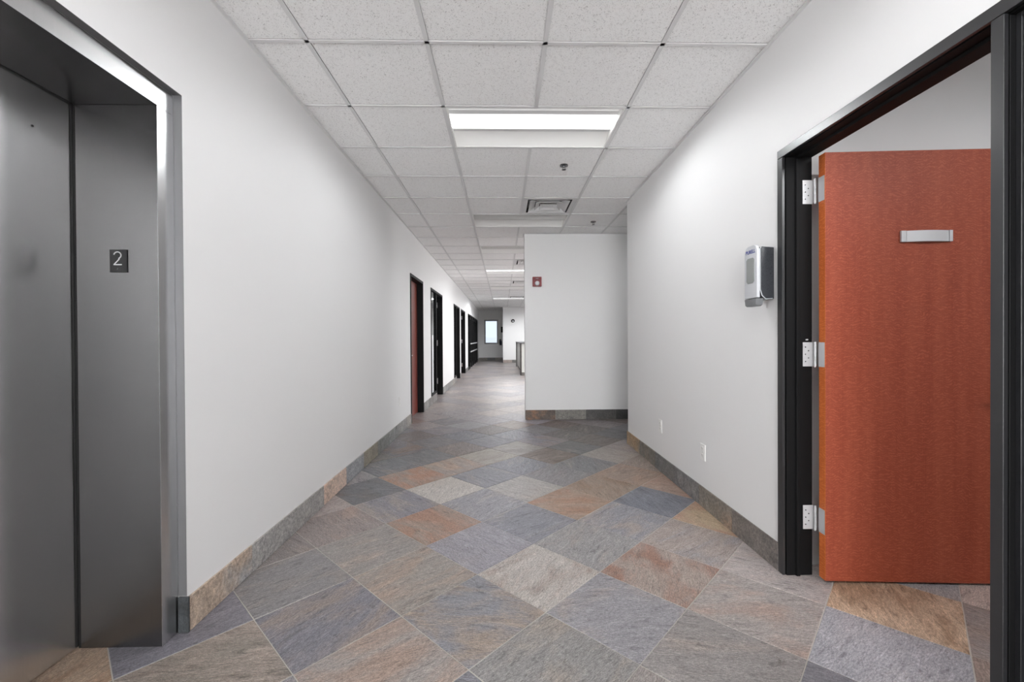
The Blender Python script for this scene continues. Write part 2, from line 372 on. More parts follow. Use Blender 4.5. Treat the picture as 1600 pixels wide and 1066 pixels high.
tmeshes = [tile_mesh(k).mesh('slate_tile', M_SLATE) for k in range(6)]
far = MB(); farc = []
def in_floor(x, y):
    if XL-.02 < x < XR+.02 and YB < y < YE: return y < 20.9 or x < .1
    if 1.3 < x < 4.6 and -1.4 < y < 2.3: return True
    if XL-.45 < x <= XL and .5 < y < 1.8: return True
    if 1.3 < x < 4.7 and 4.7 < y < 6.4: return True
    if 1.3 < x < 5.3 and 6.4 < y < 20.9: return True
    if -4 < x <= XL and 5.5 < y < 15.6: return True
    return False
ncount = 0
for i in range(-64, 40):
    for j in range(-40, 70):
        cx = FX+TS*((i+.5)*ua[0]+(j+.5)*va[0]); cy = FY+TS*((i+.5)*ua[1]+(j+.5)*va[1])
        if not (-4.2 < cx < 5.4 and YB-.3 < cy < YE+.3): continue
        if not any(in_floor(cx+a, cy+b) for a, b in ((0,0),(.27,0),(-.27,0),(0,.27),(0,-.27))): continue
        if (cx < XL-.6 and cy < 5.3): continue
        b, tn, am, an, sd = tile_props(i, j, cy)
        vis = cy < 9.0 and cy > .9 and cx > -1.75 and (cx < 2.6) and abs(cx) < cy*1.35+.6
        if vis and ncount < 290:
            ncount += 1
            o = bpy.data.objects.new('slate_tile', tmeshes[(i*7+j*3) % 6]); COL.objects.link(o)
            o.location = (cx, cy, random.uniform(-.0008, .0004)); o.rotation_euler = (random.uniform(-.0012, .0012), random.uniform(-.0012, .0012), -PHI+random.choice((0, 1, 2, 3))*math.pi/2)
            o.parent = floor
            o['base_col'] = b; o['tone_col'] = tn; o['slate_par'] = (am, sd, an)
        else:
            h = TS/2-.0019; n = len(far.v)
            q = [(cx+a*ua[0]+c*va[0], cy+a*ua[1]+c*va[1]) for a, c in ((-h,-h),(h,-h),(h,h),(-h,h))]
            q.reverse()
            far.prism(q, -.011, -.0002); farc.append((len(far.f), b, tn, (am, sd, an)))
print('floor tiles', ncount, len(farc))
me = bpy.data.meshes.new('slate_tile'); me.from_pydata(far.v, [], far.f); me.materials.append(M_SLATE_FAR)
for nm, ix in (('base_col', 1), ('tone_col', 2), ('slate_par', 3)):
    at = me.attributes.new(nm, 'FLOAT_VECTOR', 'FACE'); k = 0
    for q in farc:
        while k < q[0]: at.data[k].vector = q[ix]; k += 1
ft = bpy.data.objects.new('slate_tile_field', me); COL.objects.link(ft); ft.parent = floor; ft['kind'] = 'stuff'

# baseboard tiles
BH = .143; BT = .012
def base_run(name, axis, c, out, spans, cols):
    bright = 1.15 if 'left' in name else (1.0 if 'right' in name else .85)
    """axis 'y' runs along Y on the plane X=c (out = +1/-1 towards the room), axis 'x' along X on the plane Y=c"""
    m = MB(); a, b = spans[0][0], spans[-1][1]
    for s0, s1 in spans:
        if axis == 'y': m.box(c, c+out*.004, s0, s1, 0, BH-.002)
        else: m.box(s0, s1, c, c+out*.004, 0, BH-.002)
    root = m.build(name, M_GROUT); root['kind'] = 'structure'
    for k, (s0, s1) in enumerate(spans):
        L = s1-s0
        mm = MB().box(-L/2+.0016, L/2-.0016, 0, .008, .002, BH)
        o = mm.build('slate_tile', M_SLATE, bevel=.0012, seg=1); o.parent = root
        if axis == 'y': o.location = (c+out*.004, (s0+s1)/2, 0); o.rotation_euler = (0, 0, -math.pi/2 if out > 0 else math.pi/2)
        else: o.location = ((s0+s1)/2, c+out*.004, 0); o.rotation_euler = (0, 0, 0 if out > 0 else math.pi)
        if k < len(cols) and cols[k]: bc, tn, am = cols[k]
        else: bc = random.choice([(128,126,122), (118,118,118), (140,134,126), (112,108,104), (134,134,136)]); tn = tuple(q*.85 for q in bc); am = .3
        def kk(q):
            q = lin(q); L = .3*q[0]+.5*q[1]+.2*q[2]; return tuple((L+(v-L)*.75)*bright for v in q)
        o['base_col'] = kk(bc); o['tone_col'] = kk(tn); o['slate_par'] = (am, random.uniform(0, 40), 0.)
    return root
def seq(a, b, first=None, step=TS, skip=()):
    out = []; s = a
    e = first if first is not None else a+step
    while s < b-.01:
        e = min(e, b)
        if not any(k0 < (s+e)/2 < k1 for k0, k1 in skip): out.append((s, e))
        s = e; e = s+step
    return out
LC = [((172,150,128),(140,140,140),.4), ((152,150,147),(140,138,136),.3), ((142,140,137),None,.2), ((194,166,146),(206,170,146),.4), ((138,140,144),(120,122,126),.4), ((122,112,96),(134,124,102),.4), ((108,110,106),(96,98,96),.4), ((104,106,104),(120,120,118),.4)]
LC = [(a, b or a, c) for a, b, c in LC]
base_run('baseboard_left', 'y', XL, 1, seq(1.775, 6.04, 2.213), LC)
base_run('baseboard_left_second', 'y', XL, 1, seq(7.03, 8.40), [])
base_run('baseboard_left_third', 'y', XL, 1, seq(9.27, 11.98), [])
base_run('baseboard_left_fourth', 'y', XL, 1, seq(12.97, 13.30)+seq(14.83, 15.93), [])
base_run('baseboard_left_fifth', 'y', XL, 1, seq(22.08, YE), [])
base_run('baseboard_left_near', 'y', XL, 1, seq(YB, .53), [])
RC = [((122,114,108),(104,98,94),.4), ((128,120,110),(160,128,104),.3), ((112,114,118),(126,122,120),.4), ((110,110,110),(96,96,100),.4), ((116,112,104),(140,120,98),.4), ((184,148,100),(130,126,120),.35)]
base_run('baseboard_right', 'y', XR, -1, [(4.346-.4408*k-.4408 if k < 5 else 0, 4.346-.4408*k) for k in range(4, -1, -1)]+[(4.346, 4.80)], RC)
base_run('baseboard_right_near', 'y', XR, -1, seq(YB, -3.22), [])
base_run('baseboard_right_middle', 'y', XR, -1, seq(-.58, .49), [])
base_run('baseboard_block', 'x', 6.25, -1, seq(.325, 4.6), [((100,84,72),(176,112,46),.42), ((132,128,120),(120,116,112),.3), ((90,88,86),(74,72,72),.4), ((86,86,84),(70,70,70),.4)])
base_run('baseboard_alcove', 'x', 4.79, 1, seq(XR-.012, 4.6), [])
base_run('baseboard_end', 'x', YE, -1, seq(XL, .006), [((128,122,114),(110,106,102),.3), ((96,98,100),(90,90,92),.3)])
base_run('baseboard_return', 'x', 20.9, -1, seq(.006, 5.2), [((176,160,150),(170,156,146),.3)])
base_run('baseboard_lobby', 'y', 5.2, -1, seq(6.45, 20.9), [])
# the dark cut end of the left baseboard at the lift frame
eo = MB().box(-.021, .021, 0, .010, .001, .146).build('slate_tile', M_SLATE, bevel=.0015, seg=1)
eo.location = (-1.3055, 1.7645, 0); eo.parent = bpy.data.objects['baseboard_left']
eo['base_col'] = lin((72,76,78)); eo['tone_col'] = lin((46,48,50)); eo['slate_par'] = (.5, 3., 0.); eo['label'] = 'dark cut end piece of slate'

# ------------------------------------------------------------ ceiling: slab, boards, tee bars
cl = MB(); cl.box(XL-.42, 5.4, YB-.2, YE+.3, H+.06, H+.12); cl.box(-4.2, XL-.42, 5.3, 15.8, H+.06, H+.12)
ceil = cl.build('ceiling', M_GRID); ceil['kind'] = 'structure'
LIT = [(0, 1), (0, 12), (0, 23)]; LITHID = [(0, -3), (0, -7), (0, 17)]; OFF = [(0, 5), (0, 8)]
SIDE = [(4, 4), (4, -4), (-5, 9), (-5, 15)]
LOBBY = {(3, 9): 'lobby ceiling light nearest the back of the block wall', (3, 13): 'second lobby ceiling light behind the block wall', (3, 17): 'third lobby ceiling light behind the block wall, over the desk',
         (3, 21): 'fourth lobby ceiling light behind the block wall, past the desk', (3, 26): 'lobby ceiling light nearest the pale return wall', (6, 13): 'far right lobby ceiling light near the desk', (6, 21): 'far right lobby ceiling light past the desk'}
SIDE += list(LOBBY)     # unseen lights added outside the frame: alcove, lobby, right room, left offices
VENTS = [(1, 4), (1, 10), (1, 15), (1, 22)]
fixcells = {}
for i, j in LIT+LITHID+OFF+SIDE: fixcells[(i, j)] = 1; fixcells[(i+1, j)] = 1
ventcells = set(VENTS)
def cell_used(i, j):
    x0, x1 = CX+i*T, CX+(i+1)*T; y0, y1 = CY+j*T, CY+(j+1)*T; xm = (x0+x1)/2; ym = (y0+y1)/2
    if y1 < YB-.1 or y0 > YE+.1: return False
    if x1 > XL-.01 and x0 < XR+.05: return True
    if x0 >= XR-.6 and x1 < 5.5: return (-1.8 < ym < 2.5) or (4.5 < ym < 21.1)
    if x1 <= XL+.01 and x0 > -4.3: return 5.2 < ym < 15.9
    return False
hb = T/2-.0118
boards = MB(); cboard = MB().box(-hb, hb, -hb, hb, .0050, .022).mesh('ceiling_tile', M_BOARD); nb = 0
M_CUT = plain('grey_board_edge', (92, 90, 88), .95); cboard.materials.append(M_CUT)   # unpainted cut edge of the boards, darkened to draw shadow lines at the bars
for p_ in cboard.polygons:
    if abs(p_.normal.z) < .5: p_.material_index = 1
farboards = MB()
for j in range(-11, 36):
    for i in range(-7, 10):
        if not cell_used(i, j) or (i, j) in fixcells or (i, j) in ventcells: continue
        xm, ym = CX+(i+.5)*T, CY+(j+.5)*T
        if ym > 1.7 and (-2 <= i <= 3) and j <= 17 and nb < 295 and not (i >= 3 and not 4 <= j <= 6):
            o = bpy.data.objects.new('ceiling_tile', cboard); COL.objects.link(o); o.parent = ceil; nb += 1
            o.location = (xm, ym, H+random.uniform(0, .0015)); o.rotation_euler = (0, 0, random.choice((0, 1, 2, 3))*math.pi/2)
        else: farboards.box(xm-hb, xm+hb, ym-hb, ym+hb, H+.0055, H+.022)
fb = farboards.build('ceiling_tile_field', M_BOARD); fb.parent = ceil; fb['kind'] = 'stuff'
print('boards', nb)
FW = .012
def tee(a, b, c, d, name='tee_bar'):
    m = MB(); m.box(a, b, c, d, H, H+.0012)
    if b-a > d-c: m.box(a, b, (c+d)/2-.0065, (c+d)/2+.0065, H+.0012, H+.036)
    else: m.box((a+b)/2-.0065, (a+b)/2+.0065, c, d, H+.0012, H+.036)
    o = m.build(name, M_GRID); o.parent = ceil
for i in range(-6, 11):                      # long runners
    x = CX+i*T; run = None; segs = []
    for j in range(-11, 36):
        left, right = cell_used(i-1, j), cell_used(i, j)
        ok = left and right and not ((i-1, j) in fixcells and (i, j) in fixcells)
        if ok:
            if run is None: run = j
        elif run is not None: segs.append((run, j)); run = None
    if run is not None: segs.append((run, 36))
    for a, b in segs: tee(x-FW, x+FW, CY+a*T, CY+b*T)
for j in range(-10, 36):                     # cross bars, one per row
    y = CY+j*T; run = None; segs = []
    for i in range(-7, 10):
        ok = cell_used(i, j-1) and cell_used(i, j)
        if ok:
            if run is None: run = i
        elif run is not None: segs.append((run, i)); run = None
    if run is not None: segs.append((run, 10))
    for a, b in segs: tee(CX+a*T, CX+b*T, y-.010, y+.010)
# white wall angle round the ceiling
def trim(n, *b):
    m = MB(); m.box(*b); o = m.build('trim_%d' % n, M_GRID); o['kind'] = 'structure'
trim(1, XL, XL+.020, YB, YE, H-.003, H); trim(2, XR-.020, XR, YB, 4.79, H-.003, H); trim(3, .325, 4.6, 6.23, 6.25, H-.003, H)
trim(4, XR, 4.6, 4.79, 4.81, H-.003, H); trim(5, .006, 5.2, 20.88, 20.9, H-.003, H); trim(6, XL+.02, .006, YE-.02, YE, H-.003, H)
trim(7, .305, .325, 6.23, 6.44, H-.003, H)

# ------------------------------------------------------------ lift entrance
el = thing('elevator_entrance', (XL, 1.16, 0), 'closed brushed stainless steel elevator with a deep steel frame in the left wall', 'elevator')
EF = XL-.033; EB = -1.640; EY0, EY1, EI0, EI1 = .54, 1.773, .62, 1.690; EZ = 2.100
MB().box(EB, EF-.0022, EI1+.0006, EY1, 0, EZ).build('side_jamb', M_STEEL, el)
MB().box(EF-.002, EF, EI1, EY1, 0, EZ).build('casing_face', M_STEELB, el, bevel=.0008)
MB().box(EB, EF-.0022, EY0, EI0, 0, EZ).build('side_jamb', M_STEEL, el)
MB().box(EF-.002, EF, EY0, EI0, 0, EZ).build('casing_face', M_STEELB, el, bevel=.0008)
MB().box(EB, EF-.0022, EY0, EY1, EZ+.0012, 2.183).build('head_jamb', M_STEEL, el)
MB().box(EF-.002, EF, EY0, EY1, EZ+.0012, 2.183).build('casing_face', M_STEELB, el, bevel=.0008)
m = MB(); m.box(EF, XL+.0005, 1.7735, 1.7748, .147, 2.184); m.box(EF, XL+.0005, .5352, .5365, 0, 2.184); m.box(EF, XL+.0005, .5352, 1.7748, 2.1836, 2.1848)
m.build('edge_trim', plain('grey_trim_metal', (128, 128, 130), .4, metal=.6), el)
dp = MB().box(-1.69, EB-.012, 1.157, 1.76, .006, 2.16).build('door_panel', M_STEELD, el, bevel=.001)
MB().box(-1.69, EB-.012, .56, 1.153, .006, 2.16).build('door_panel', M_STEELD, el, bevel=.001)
bx('door_seal', M_GASKET, el, EB-.011, EB-.002, 1.6925, 1.76, 0, 2.16)  # black strips stand in for the shaded gap around the lift doors
bx('head_seal', M_GASKET, el, EB-.011, EB-.002, .56, 1.69, EZ+.002, 2.16)
MB().cyl((1.551, 1.950), .004, EB-.013, EB-.0105, 'x', 14).build('keyhole', M_GASKET, dp)
bx('shaft_wall', M_SLOT, el, -1.75, -1.70, .5, 1.80, 0, 2.2)

# floor number plate on the jamb
sg = thing('floor_number_sign', (-1.4795, EI1, 1.50), 'small black sign with a white 2 on the steel elevator jamb', 'sign')
pl = MB().box(-1.512, -1.447, EI1-.0035, EI1-.0002, 1.455, 1.543).build('plate', M_PLATE, sg, bevel=.0012)
def text(name, s, mat, parent, size, loc, rot, depth=.0006, bold=0, shear=0):
    cu = bpy.data.curves.new(name, 'FONT'); cu.body = s; cu.size = size; cu.extrude = depth; cu.offset = bold; cu.align_x = 'CENTER'; cu.align_y = 'CENTER'; cu.shear = shear
    to = bpy.data.objects.new(name, cu); COL.objects.link(to); to.location = loc; to.rotation_euler = rot
    bpy.context.view_layer.update()
    me = bpy.data.meshes.new_from_object(to.evaluated_get(bpy.context.evaluated_depsgraph_get()))
    bpy.data.objects.remove(to); me.name = name; me.materials.clear(); me.materials.append(mat)
    o = bpy.data.objects.new(name, me); COL.objects.link(o); o.location = loc; o.rotation_euler = rot
    child(o, parent); return o
# digit drawn as a stroked path so that it is the sign's thin rounded 2
pts = []
cx_, cz_ = -1.4815, 1.5205; rr = .0135
for k in range(0, 15):
    an = math.radians(165-k*16.5); pts.append((cx_+rr*math.cos(an), cz_+rr*math.sin(an)*.95))
pts += [(cx_+.006, cz_-.0155), (cx_-.0135, cz_-.036), (cx_+.0150, cz_-.036)]
m = MB(); hw = .0018
for (x0, z0), (x1, z1) in zip(pts[:-1], pts[1:]):
    dx, dz = x1-x0, z1-z0; L = math.hypot(dx, dz); nx, nz = -dz/L*hw, dx/L*hw; ex, ez = dx/L*.0008, dz/L*.0008
    q = [(x0-ex+nx, z0-ez+nz), (x0-ex-nx, z0-ez-nz), (x1+ex-nx, z1+ez-nz), (x1+ex+nx, z1+ez+nz)]
    m.prism(q, EI1-.0048, EI1-.0034, 'y')
m.build('numeral', M_INK, pl)
m = MB()
for bx_, bz_ in ((0, 0), (.0022, .0022), (.0022, 0.0044)): m.cyl((-1.4835+bx_, 1.466+bz_), .0008, EI1-.0046, EI1-.0034, 'y', 8)
m.build('braille_dots', M_MIDPL, pl)

# ------------------------------------------------------------ right door and its black frame
d1 = thing('door_1', (XR, 1.65, 0), 'open red figured wood door hung in a black frame on the right wall', kind='structure')
FZ = 2.127; JO, JI = 2.147, 2.105          # far jamb outer / inner
NI, NO = 1.197, 1.164                       # post between door and sidelight
XF = XR-.010; XB = RX+.008
def frame_profile(y0, y1, s):               # jamb cross-section, s = +1 when the opening lies towards -Y of it
    a, b = (y1, y0) if s > 0 else (y0, y1)
    return a, b
# far jamb: wall casing lip, groove, jamb, stop
def jamb(name, yo, yi, z1, out):
    """yo outer side against the wall, yi opening side"""
    sg_ = 1 if yi > yo else -1
    lip = MB().box(XF, XR+.004, yo, yi-sg_*.004, 0, z1).build('frame_casing', M_BLACK, out, bevel=.0012, seg=1)
    m = MB()
    m.box(XR+.004, XR+.008, yo, yi-sg_*.010, 0, z1)          # shadow groove
    m.box(XR+.008, XB, yo, yi, 0, z1)
    m.prism([(XR+.050, yi), (XR+.054, yi+sg_*.011), (XR+.070, yi+sg_*.011), (XR+.076, yi)][::sg_], 0, z1, 'z')
    return m.build(name, M_BLACKIN, out, bevel=.0012, seg=1)
fr = bx('frame', M_BLACK, d1, XF, XR+.004, .512, JO, 2.087, FZ, bevel=.0015)
fr['label'] = 'black metal frame head'
m = MB(); m.box(XR+.004, XR+.008, .512, JO-.001, 2.093, FZ); m.box(XR+.008, XB, .512, JO-.001, 2.083, FZ)
m.prism([(XR+.050, 2.083), (XR+.054, 2.072), (XR+.070, 2.072), (XR+.076, 2.083)], NI, JI, 'y')
m.build('frame_rebate', M_BLACKIN, fr, bevel=.001, seg=1)
jamb('side_jamb', JO, JI, 2.085, d1)
MB().box(XF, XR+.004, NO, NI, 0, 2.085).build('frame_casing', M_BLACK, d1, bevel=.0012, seg=1)
m = MB(); m.box(XR+.004, XR+.008, NO+.006, NI-.006, 0, 2.082); m.box(XR+.008, XB, NO, NI, 0, 2.082)
m.prism([(XR+.050, NI), (XR+.054, NI+.011), (XR+.070, NI+.011), (XR+.076, NI)], 0, 2.071, 'z')
m.build('side_jamb', M_BLACKIN, d1, bevel=.0012, seg=1)
# sidelight beside the door
sl = thing('window_1', (XR, .85, 0), 'dark glass sidelight in the black frame at the right picture edge', kind='structure')
m = MB(); m.box(XF, XB, .512, .552, 0, 2.082); m.build('frame_post', M_BLACK, sl, bevel=.0012, seg=1)
bx('frame_sill', M_BLACK, sl, XF+.004, XB, .552, NO, 0, .15, bevel=.001)
m = MB(); m.box(XR+.024, XR+.036, NO-.014, NO, .15, 2.082); m.box(XR+.024, XR+.036, .552, .566, .15, 2.082); m.box(XR+.024, XR+.036, .566, NO-.014, 2.068, 2.082); m.box(XR+.024, XR+.036, .566, NO-.014, .15, .164)
m.build('glazing_bead', M_BLACK, sl, bevel=.001, seg=1)
bx('pane', M_GLASSDARK, sl, XR+.037, XR+.046, .552, NO, .15, 2.082)
# door leaf
RZ = math.radians(-3.6); LW, LT, LZ0, LZ1 = .912, .046, .012, 2.076
lf = MB().box(.0012, LW-.0012, .0, LT, LZ0, LZ1).build('door_leaf', M_WOOD, bevel=.0008, seg=1)
lf.location = (1.5505, 2.030, 0); lf.rotation_euler = (0, 0, RZ); child(lf, d1); bpy.context.view_layer.update()
def onleaf(o):
    o.parent = lf
    return o
onleaf(MB().box(0, .0011, .0006, LT-.0006, LZ0, LZ1).build('edge_banding', M_WOODEDGE)); onleaf(MB().box(LW-.0011, LW, .0006, LT-.0006, LZ0, LZ1).build('edge_banding', M_WOODEDGE))
# name plate holder: curved aluminium plate with two end caps
m = MB(); x0, x1, z0, z1 = .345, .580, 1.640, 1.692; n = 12; arc = []
for k in range(n+1):
    u = k/n; arc.append((x0+.026+(x1-x0-.042)*u, -.008-.010*math.sin(math.pi*u)))
poly = [(a, b) for a, b in arc]+[(arc[-1][0], -.001), (arc[0][0], -.001)]
nh = onleaf(m.prism(poly, z0, z1, 'z').build('name_plate_holder', M_SATIN, smooth=True)); nh['label'] = 'curved silver name plate holder with blank insert'
e1 = MB().box(x0, x0+.0235, -.0105, -.001, z0-.0005, z1+.0005).build('end_cap', M_SATIN, bevel=.001); e1.parent = nh
e2 = MB().box(x1-.0145, x1, -.0105, -.001, z0-.0005, z1+.0005).build('end_cap', M_SATIN, bevel=.001); e2.parent = nh
# lever handle near the lock edge, both faces
for sy, y0 in ((-1, 0.), (1, LT)):
    h = onleaf(MB().cyl((LW-.065, .918), .027, y0+sy*.0005, y0+sy*.009, 'y', 28).build('lever_handle', M_SATIN, smooth=True))
    l2 = MB().tube([(LW-.065, y0+sy*.009, .918), (LW-.065, y0+sy*.045, .918), (LW-.075, y0+sy*.055, .918), (LW-.10, y0+sy*.058, .917), (LW-.150, y0+sy*.057, .914), (LW-.178, y0+sy*.052, .912)], .0092, 10).build('lever', M_SATIN, smooth=True); l2.parent = h
# hinges: leaf on the jamb, leaf on the door edge, barrel between
c_, s_ = math.cos(RZ), math.sin(RZ)
for k, (z0, z1) in enumerate(((1.851, 1.969), (1.044, 1.164), (.232, .351))):
    m = MB(); m.box(XR+.090, XB+.004, JI-.0022, JI-.0004, z0, z1)
    e = .002                                                  # plate on the door edge, a hair proud of it
    q = [(1.5505-e*c_, 2.033-e*s_-.001), (1.5505-.0006, 2.033), (1.5505-.0006-LT*s_*1.0+.0, 2.030+LT*c_), (1.5505-e-LT*s_, 2.030+LT*c_)]
    m.prism(q, z0, z1, 'z')
    hg = m.build('hinge', M_SATIN, d1)
    b = MB()
    for q0 in range(5): b.cyl((1.5455, 2.0905), .0062, z0+q0*(z1-z0)/5+.0006, z0+(q0+1)*(z1-z0)/5-.0006, 'z', 14)
    b.cyl((1.5455, 2.0905), .0045, z0-.003, z1+.003, 'z', 12)
    b.build('hinge_barrel', M_SATIN, hg, smooth=True)
    sc = MB()
    for a, b_ in ((.25, .2), (.7, .35), (.25, .5), (.7, .65), (.25, .8)): sc.cyl((XR+.094+a*.034, z0+b_*(z1-z0)), .0028, JI-.0034, JI-.0021, 'y', 10)
    sc.build('screw', M_CHROME, hg)
MB().box(XR+.104, XR+.116, JI-.004, JI-.0005, 1.174, 1.180).build('silencer', M_LIGHTPL, d1, bevel=.001)

# ------------------------------------------------------------ openings of the left wall
def small_frame(root, y0, y1, zt, x0=LX-.008, x1=XL+.010, w=.04, z0=0, name='side_jamb', head=True):
    MB().box(x0, x1, y0, y0+w, z0, zt-w).build(name, M_BLACKIN, root, bevel=.002, seg=1)
    MB().box(x0, x1, y1-w, y1, z0, zt-w).build(name, M_BLACKIN, root, bevel=.002, seg=1)
    if head: MB().box(x0, x1, y0, y1, zt-w+.0005, zt).build('frame_head', M_BLACKIN, root, bevel=.002, seg=1)
def stop(root, y0, y1, zt, x):
    m = MB(); m.box(x, x+.02, y0, y0+.012, 0, zt); m.box(x, x+.02, y1-.012, y1, 0, zt); m.box(x, x+.02, y0+.012, y1-.012, zt-.012, zt); m.build('door_stop', M_BLACKIN, root)
d2 = thing('door_2', (XL, 6.53, 0), 'closed red wood door in a black frame, nearest door on the left wall', kind='structure')
small_frame(d2, 6.052, 7.008, 2.118); 
l = MB().box(-1.427, -1.383, 6.094, 6.966, .01, 2.076).build('door_leaf', M_WOODD, d2, bevel=.001, seg=1)
MB().tube([(-1.383, 6.17, .95), (-1.33, 6.17, .95), (-1.325, 6.20, .95), (-1.325, 6.30, .948)], .009, 8).build('lever_handle', M_SATIN, l, smooth=True)
def office(n, ys, ye, ym, lab, leafside=None, gl=True, sdl=True):
    r = thing('door_%d' % n, (XL, (ys+ye)/2, 0), lab, kind='structure')
    w = .04; x0, x1 = LX-.008, XL+.010; zt = 2.118
    MB().box(x0, x1, ys, ye, zt-w+.0005, zt).build('frame_head', M_BLACKIN, r, bevel=.002, seg=1)
    MB().box(x0, x1, ye-w, ye, 0, zt-w).build('side_jamb', M_BLACKIN, r, bevel=.002, seg=1)
    if sdl:
        MB().box(x0, x1, ys, ys+w, .146, zt-w).build('side_jamb', M_BLACKIN, r, bevel=.002, seg=1)
        MB().box(x0, x1, ym-w, ym, 0 if ym > ye else 0, zt-w).build('side_jamb', M_BLACKIN, r, bevel=.002, seg=1)
        MB().box(x0, x1, ys+w, ym-w, .146, .186).build('frame_sill', M_BLACKIN, r, bevel=.002, seg=1)
        bx('pane', M_GLASSDARK, r, XL-.026, XL-.018, ys+w, ym-w, .186, zt-w)
    else:
        MB().box(x0, x1, ys, ys+w, 0, zt-w).build('side_jamb', M_BLACKIN, r, bevel=.002, seg=1)
    for z0, z1 in ((1.845, 1.965), (1.04, 1.16), (.23, .35)):
        m = MB(); m.box(x0, x0+.045, ye-w-.003, ye-w-.0005, z0, z1); m.cyl((x0-.004, ye-w-.006), .007, z0, z1, 'z', 10); m.build('hinge', M_SATIN, r)
    # leaf standing open into the office
    lf_ = MB().box(x0-.92, x0-.010, ye-w-.062, ye-w-.018, .012, 2.07).build('door_leaf', M_WOOD, r, bevel=.001, seg=1)
    return r
d3 = office(3, 7.775, 9.235, 8.40, 'black framed office doorway with a sidelight, second opening on the left wall')
bx('film_strip', M_FROST, d3, XL-.0175, XL-.014, 7.985, 8.13, .187, 1.26, label='pale strip on the sidelight glass')
d4 = office(4, 11.405, 12.935, 11.98, 'black framed office doorway with a sidelight, third opening on the left wall')
d5 = office(5, 13.325, 14.795, 13.9, 'plain black framed doorway, fourth opening on the left wall', sdl=False)
# storefront at the far end
sf = thing('door_6', (XL, 19, 0), 'row of dark glazed doors with pale push bars at the far end of the left wall', kind='structure')
zt = 2.138; x0, x1 = LX+.03, XL+.008
MB().box(x0, x1, 15.965, 22.055, zt-.05, zt).build('frame_head', M_BLACKIN, sf, bevel=.002, seg=1)
ys_ = [15.965, 16.98, 18.06, 19.14, 20.22, 21.30, 22.005]
for y in ys_: MB().box(x0, x1, y, y+.05, 0, zt-.0505).build('post', M_BLACKIN, sf, bevel=.002, seg=1)
for k in range(6):
    a, b = ys_[k]+.05, ys_[k+1]
    if k in (0, 5):
        bx('pane', M_GLASSDARK, sf, XL-.06, XL-.052, a, b, .1, zt-.051); bx('frame_sill', M_BLACKIN, sf, x0, x1, a, b, 0, .1); continue
    m = MB(); X0, X1 = XL-.07, XL-.025
    m.box(X0, X1, a+.004, a+.09, .01, zt-.055); m.box(X0, X1, b-.09, b-.004, .01, zt-.055); m.box(X0, X1, a+.09, b-.09, .01, .18); m.box(X0, X1, a+.09, b-.09, zt-.16, zt-.055)
    g = m.build('door_leaf', M_BLACKIN, sf, bevel=.001, seg=1)
    bx('pane', M_GLASSDARK, g, XL-.052, XL-.044, a+.088, b-.088, .178, zt-.158)
    for z in (.985, .665):
        q = MB(); q.box(XL+.012, XL+.032, a+.03, b-.03, z-.022, z+.022); q.box(X1, XL+.012, a+.05, a+.08, z-.015, z+.015); q.box(X1, XL+.012, b-.08, b-.05, z-.015, z+.015)
        q.build('push_bar', M_SATIN, g, bevel=.003)

# framed opening added unseen behind the camera to bring in fill daylight
bw = thing('window_3', (.05, YB, 0), 'glazed black framed screen closing the corridor behind the camera', kind='structure')
for a, b in ((XL+.08, XL+.13), (-.42, -.37), (.48, .53), (XR-.13, XR-.08)): MB().box(a, b, YB-.09, YB-.03, .0, 2.62).build('post', M_BLACK, bw, bevel=.002, seg=1)
for z in (.0, 2.57): MB().box(XL+.13, XR-.13, YB-.088, YB-.032, z, z+.05).build('rail', M_BLACK, bw, bevel=.002, seg=1)
pt = bpy.data.lights.new('daylight_portal', 'AREA'); pt.shape = 'RECTANGLE'; pt.size = 2.5; pt.size_y = 2.6; pt.cycles.is_portal = True
po = bpy.data.objects.new('daylight_portal', pt); COL.objects.link(po); po.location = (.053, YB-.12, 1.31); po.rotation_euler = (math.pi/2, 0, math.pi)
dd = thing('door_7', (XR, -1.9, 0), 'pair of dark glazed black doors on the right wall behind the camera', kind='structure')  # unseen doors added so the lift jamb has something dark to reflect
for y in (-3.2, -1.93, -.66): MB().box(XR-.03, XR-.0005, y, y+.06, 0, 2.12).build('side_jamb', M_BLACK, dd, bevel=.002, seg=1)
MB().box(XR-.03, XR-.0005, -3.14, -.66, 2.06, 2.12).build('frame_head', M_BLACK, dd, bevel=.002, seg=1)
for y in (-3.14, -1.87):
    m = MB()
    for q in ((y+.004, y+.10, .01, 2.055), (y+1.106, y+1.206, .01, 2.055), (y+.10, y+1.106, .01, .2), (y+.10, y+1.106, 1.95, 2.055)): m.box(XR-.022, XR-.001, *q)
    g = m.build('door_leaf', M_BLACK, dd, bevel=.001, seg=1)
    bx('pane', M_GLASSDARK, g, XR-.016, XR-.008, y+.10, y+1.106, .2, 1.95)
    MB().tube([(XR-.02, y+1.15, .9), (XR-.06, y+1.15, .92), (XR-.06, y+1.15, 1.3), (XR-.02, y+1.15, 1.32)], .012, 8).build('pull_handle', M_SATIN, g, smooth=True)
lw = thing('window_4', (5.2, 10.5, .9), 'lobby window behind the block wall', kind='structure')  # unseen window added to bring fill daylight into the lobby
for y in (9.5, 10.475, 11.45): MB().box(5.23, 5.29, y, y+.05, .9, 2.4).build('post', M_BLACK, lw, bevel=.002, seg=1)
for z in (.9, 2.35): MB().box(5.232, 5.288, 9.55, 11.45, z, z+.05).build('rail', M_BLACK, lw, bevel=.002, seg=1)
pt = bpy.data.lights.new('daylight_portal', 'AREA'); pt.shape = 'RECTANGLE'; pt.size = 2.0; pt.size_y = 1.5; pt.cycles.is_portal = True
po = bpy.data.objects.new('daylight_portal', pt); COL.objects.link(po); po.location = (5.32, 10.5, 1.65); po.rotation_euler = (math.pi/2, 0, -math.pi/2)
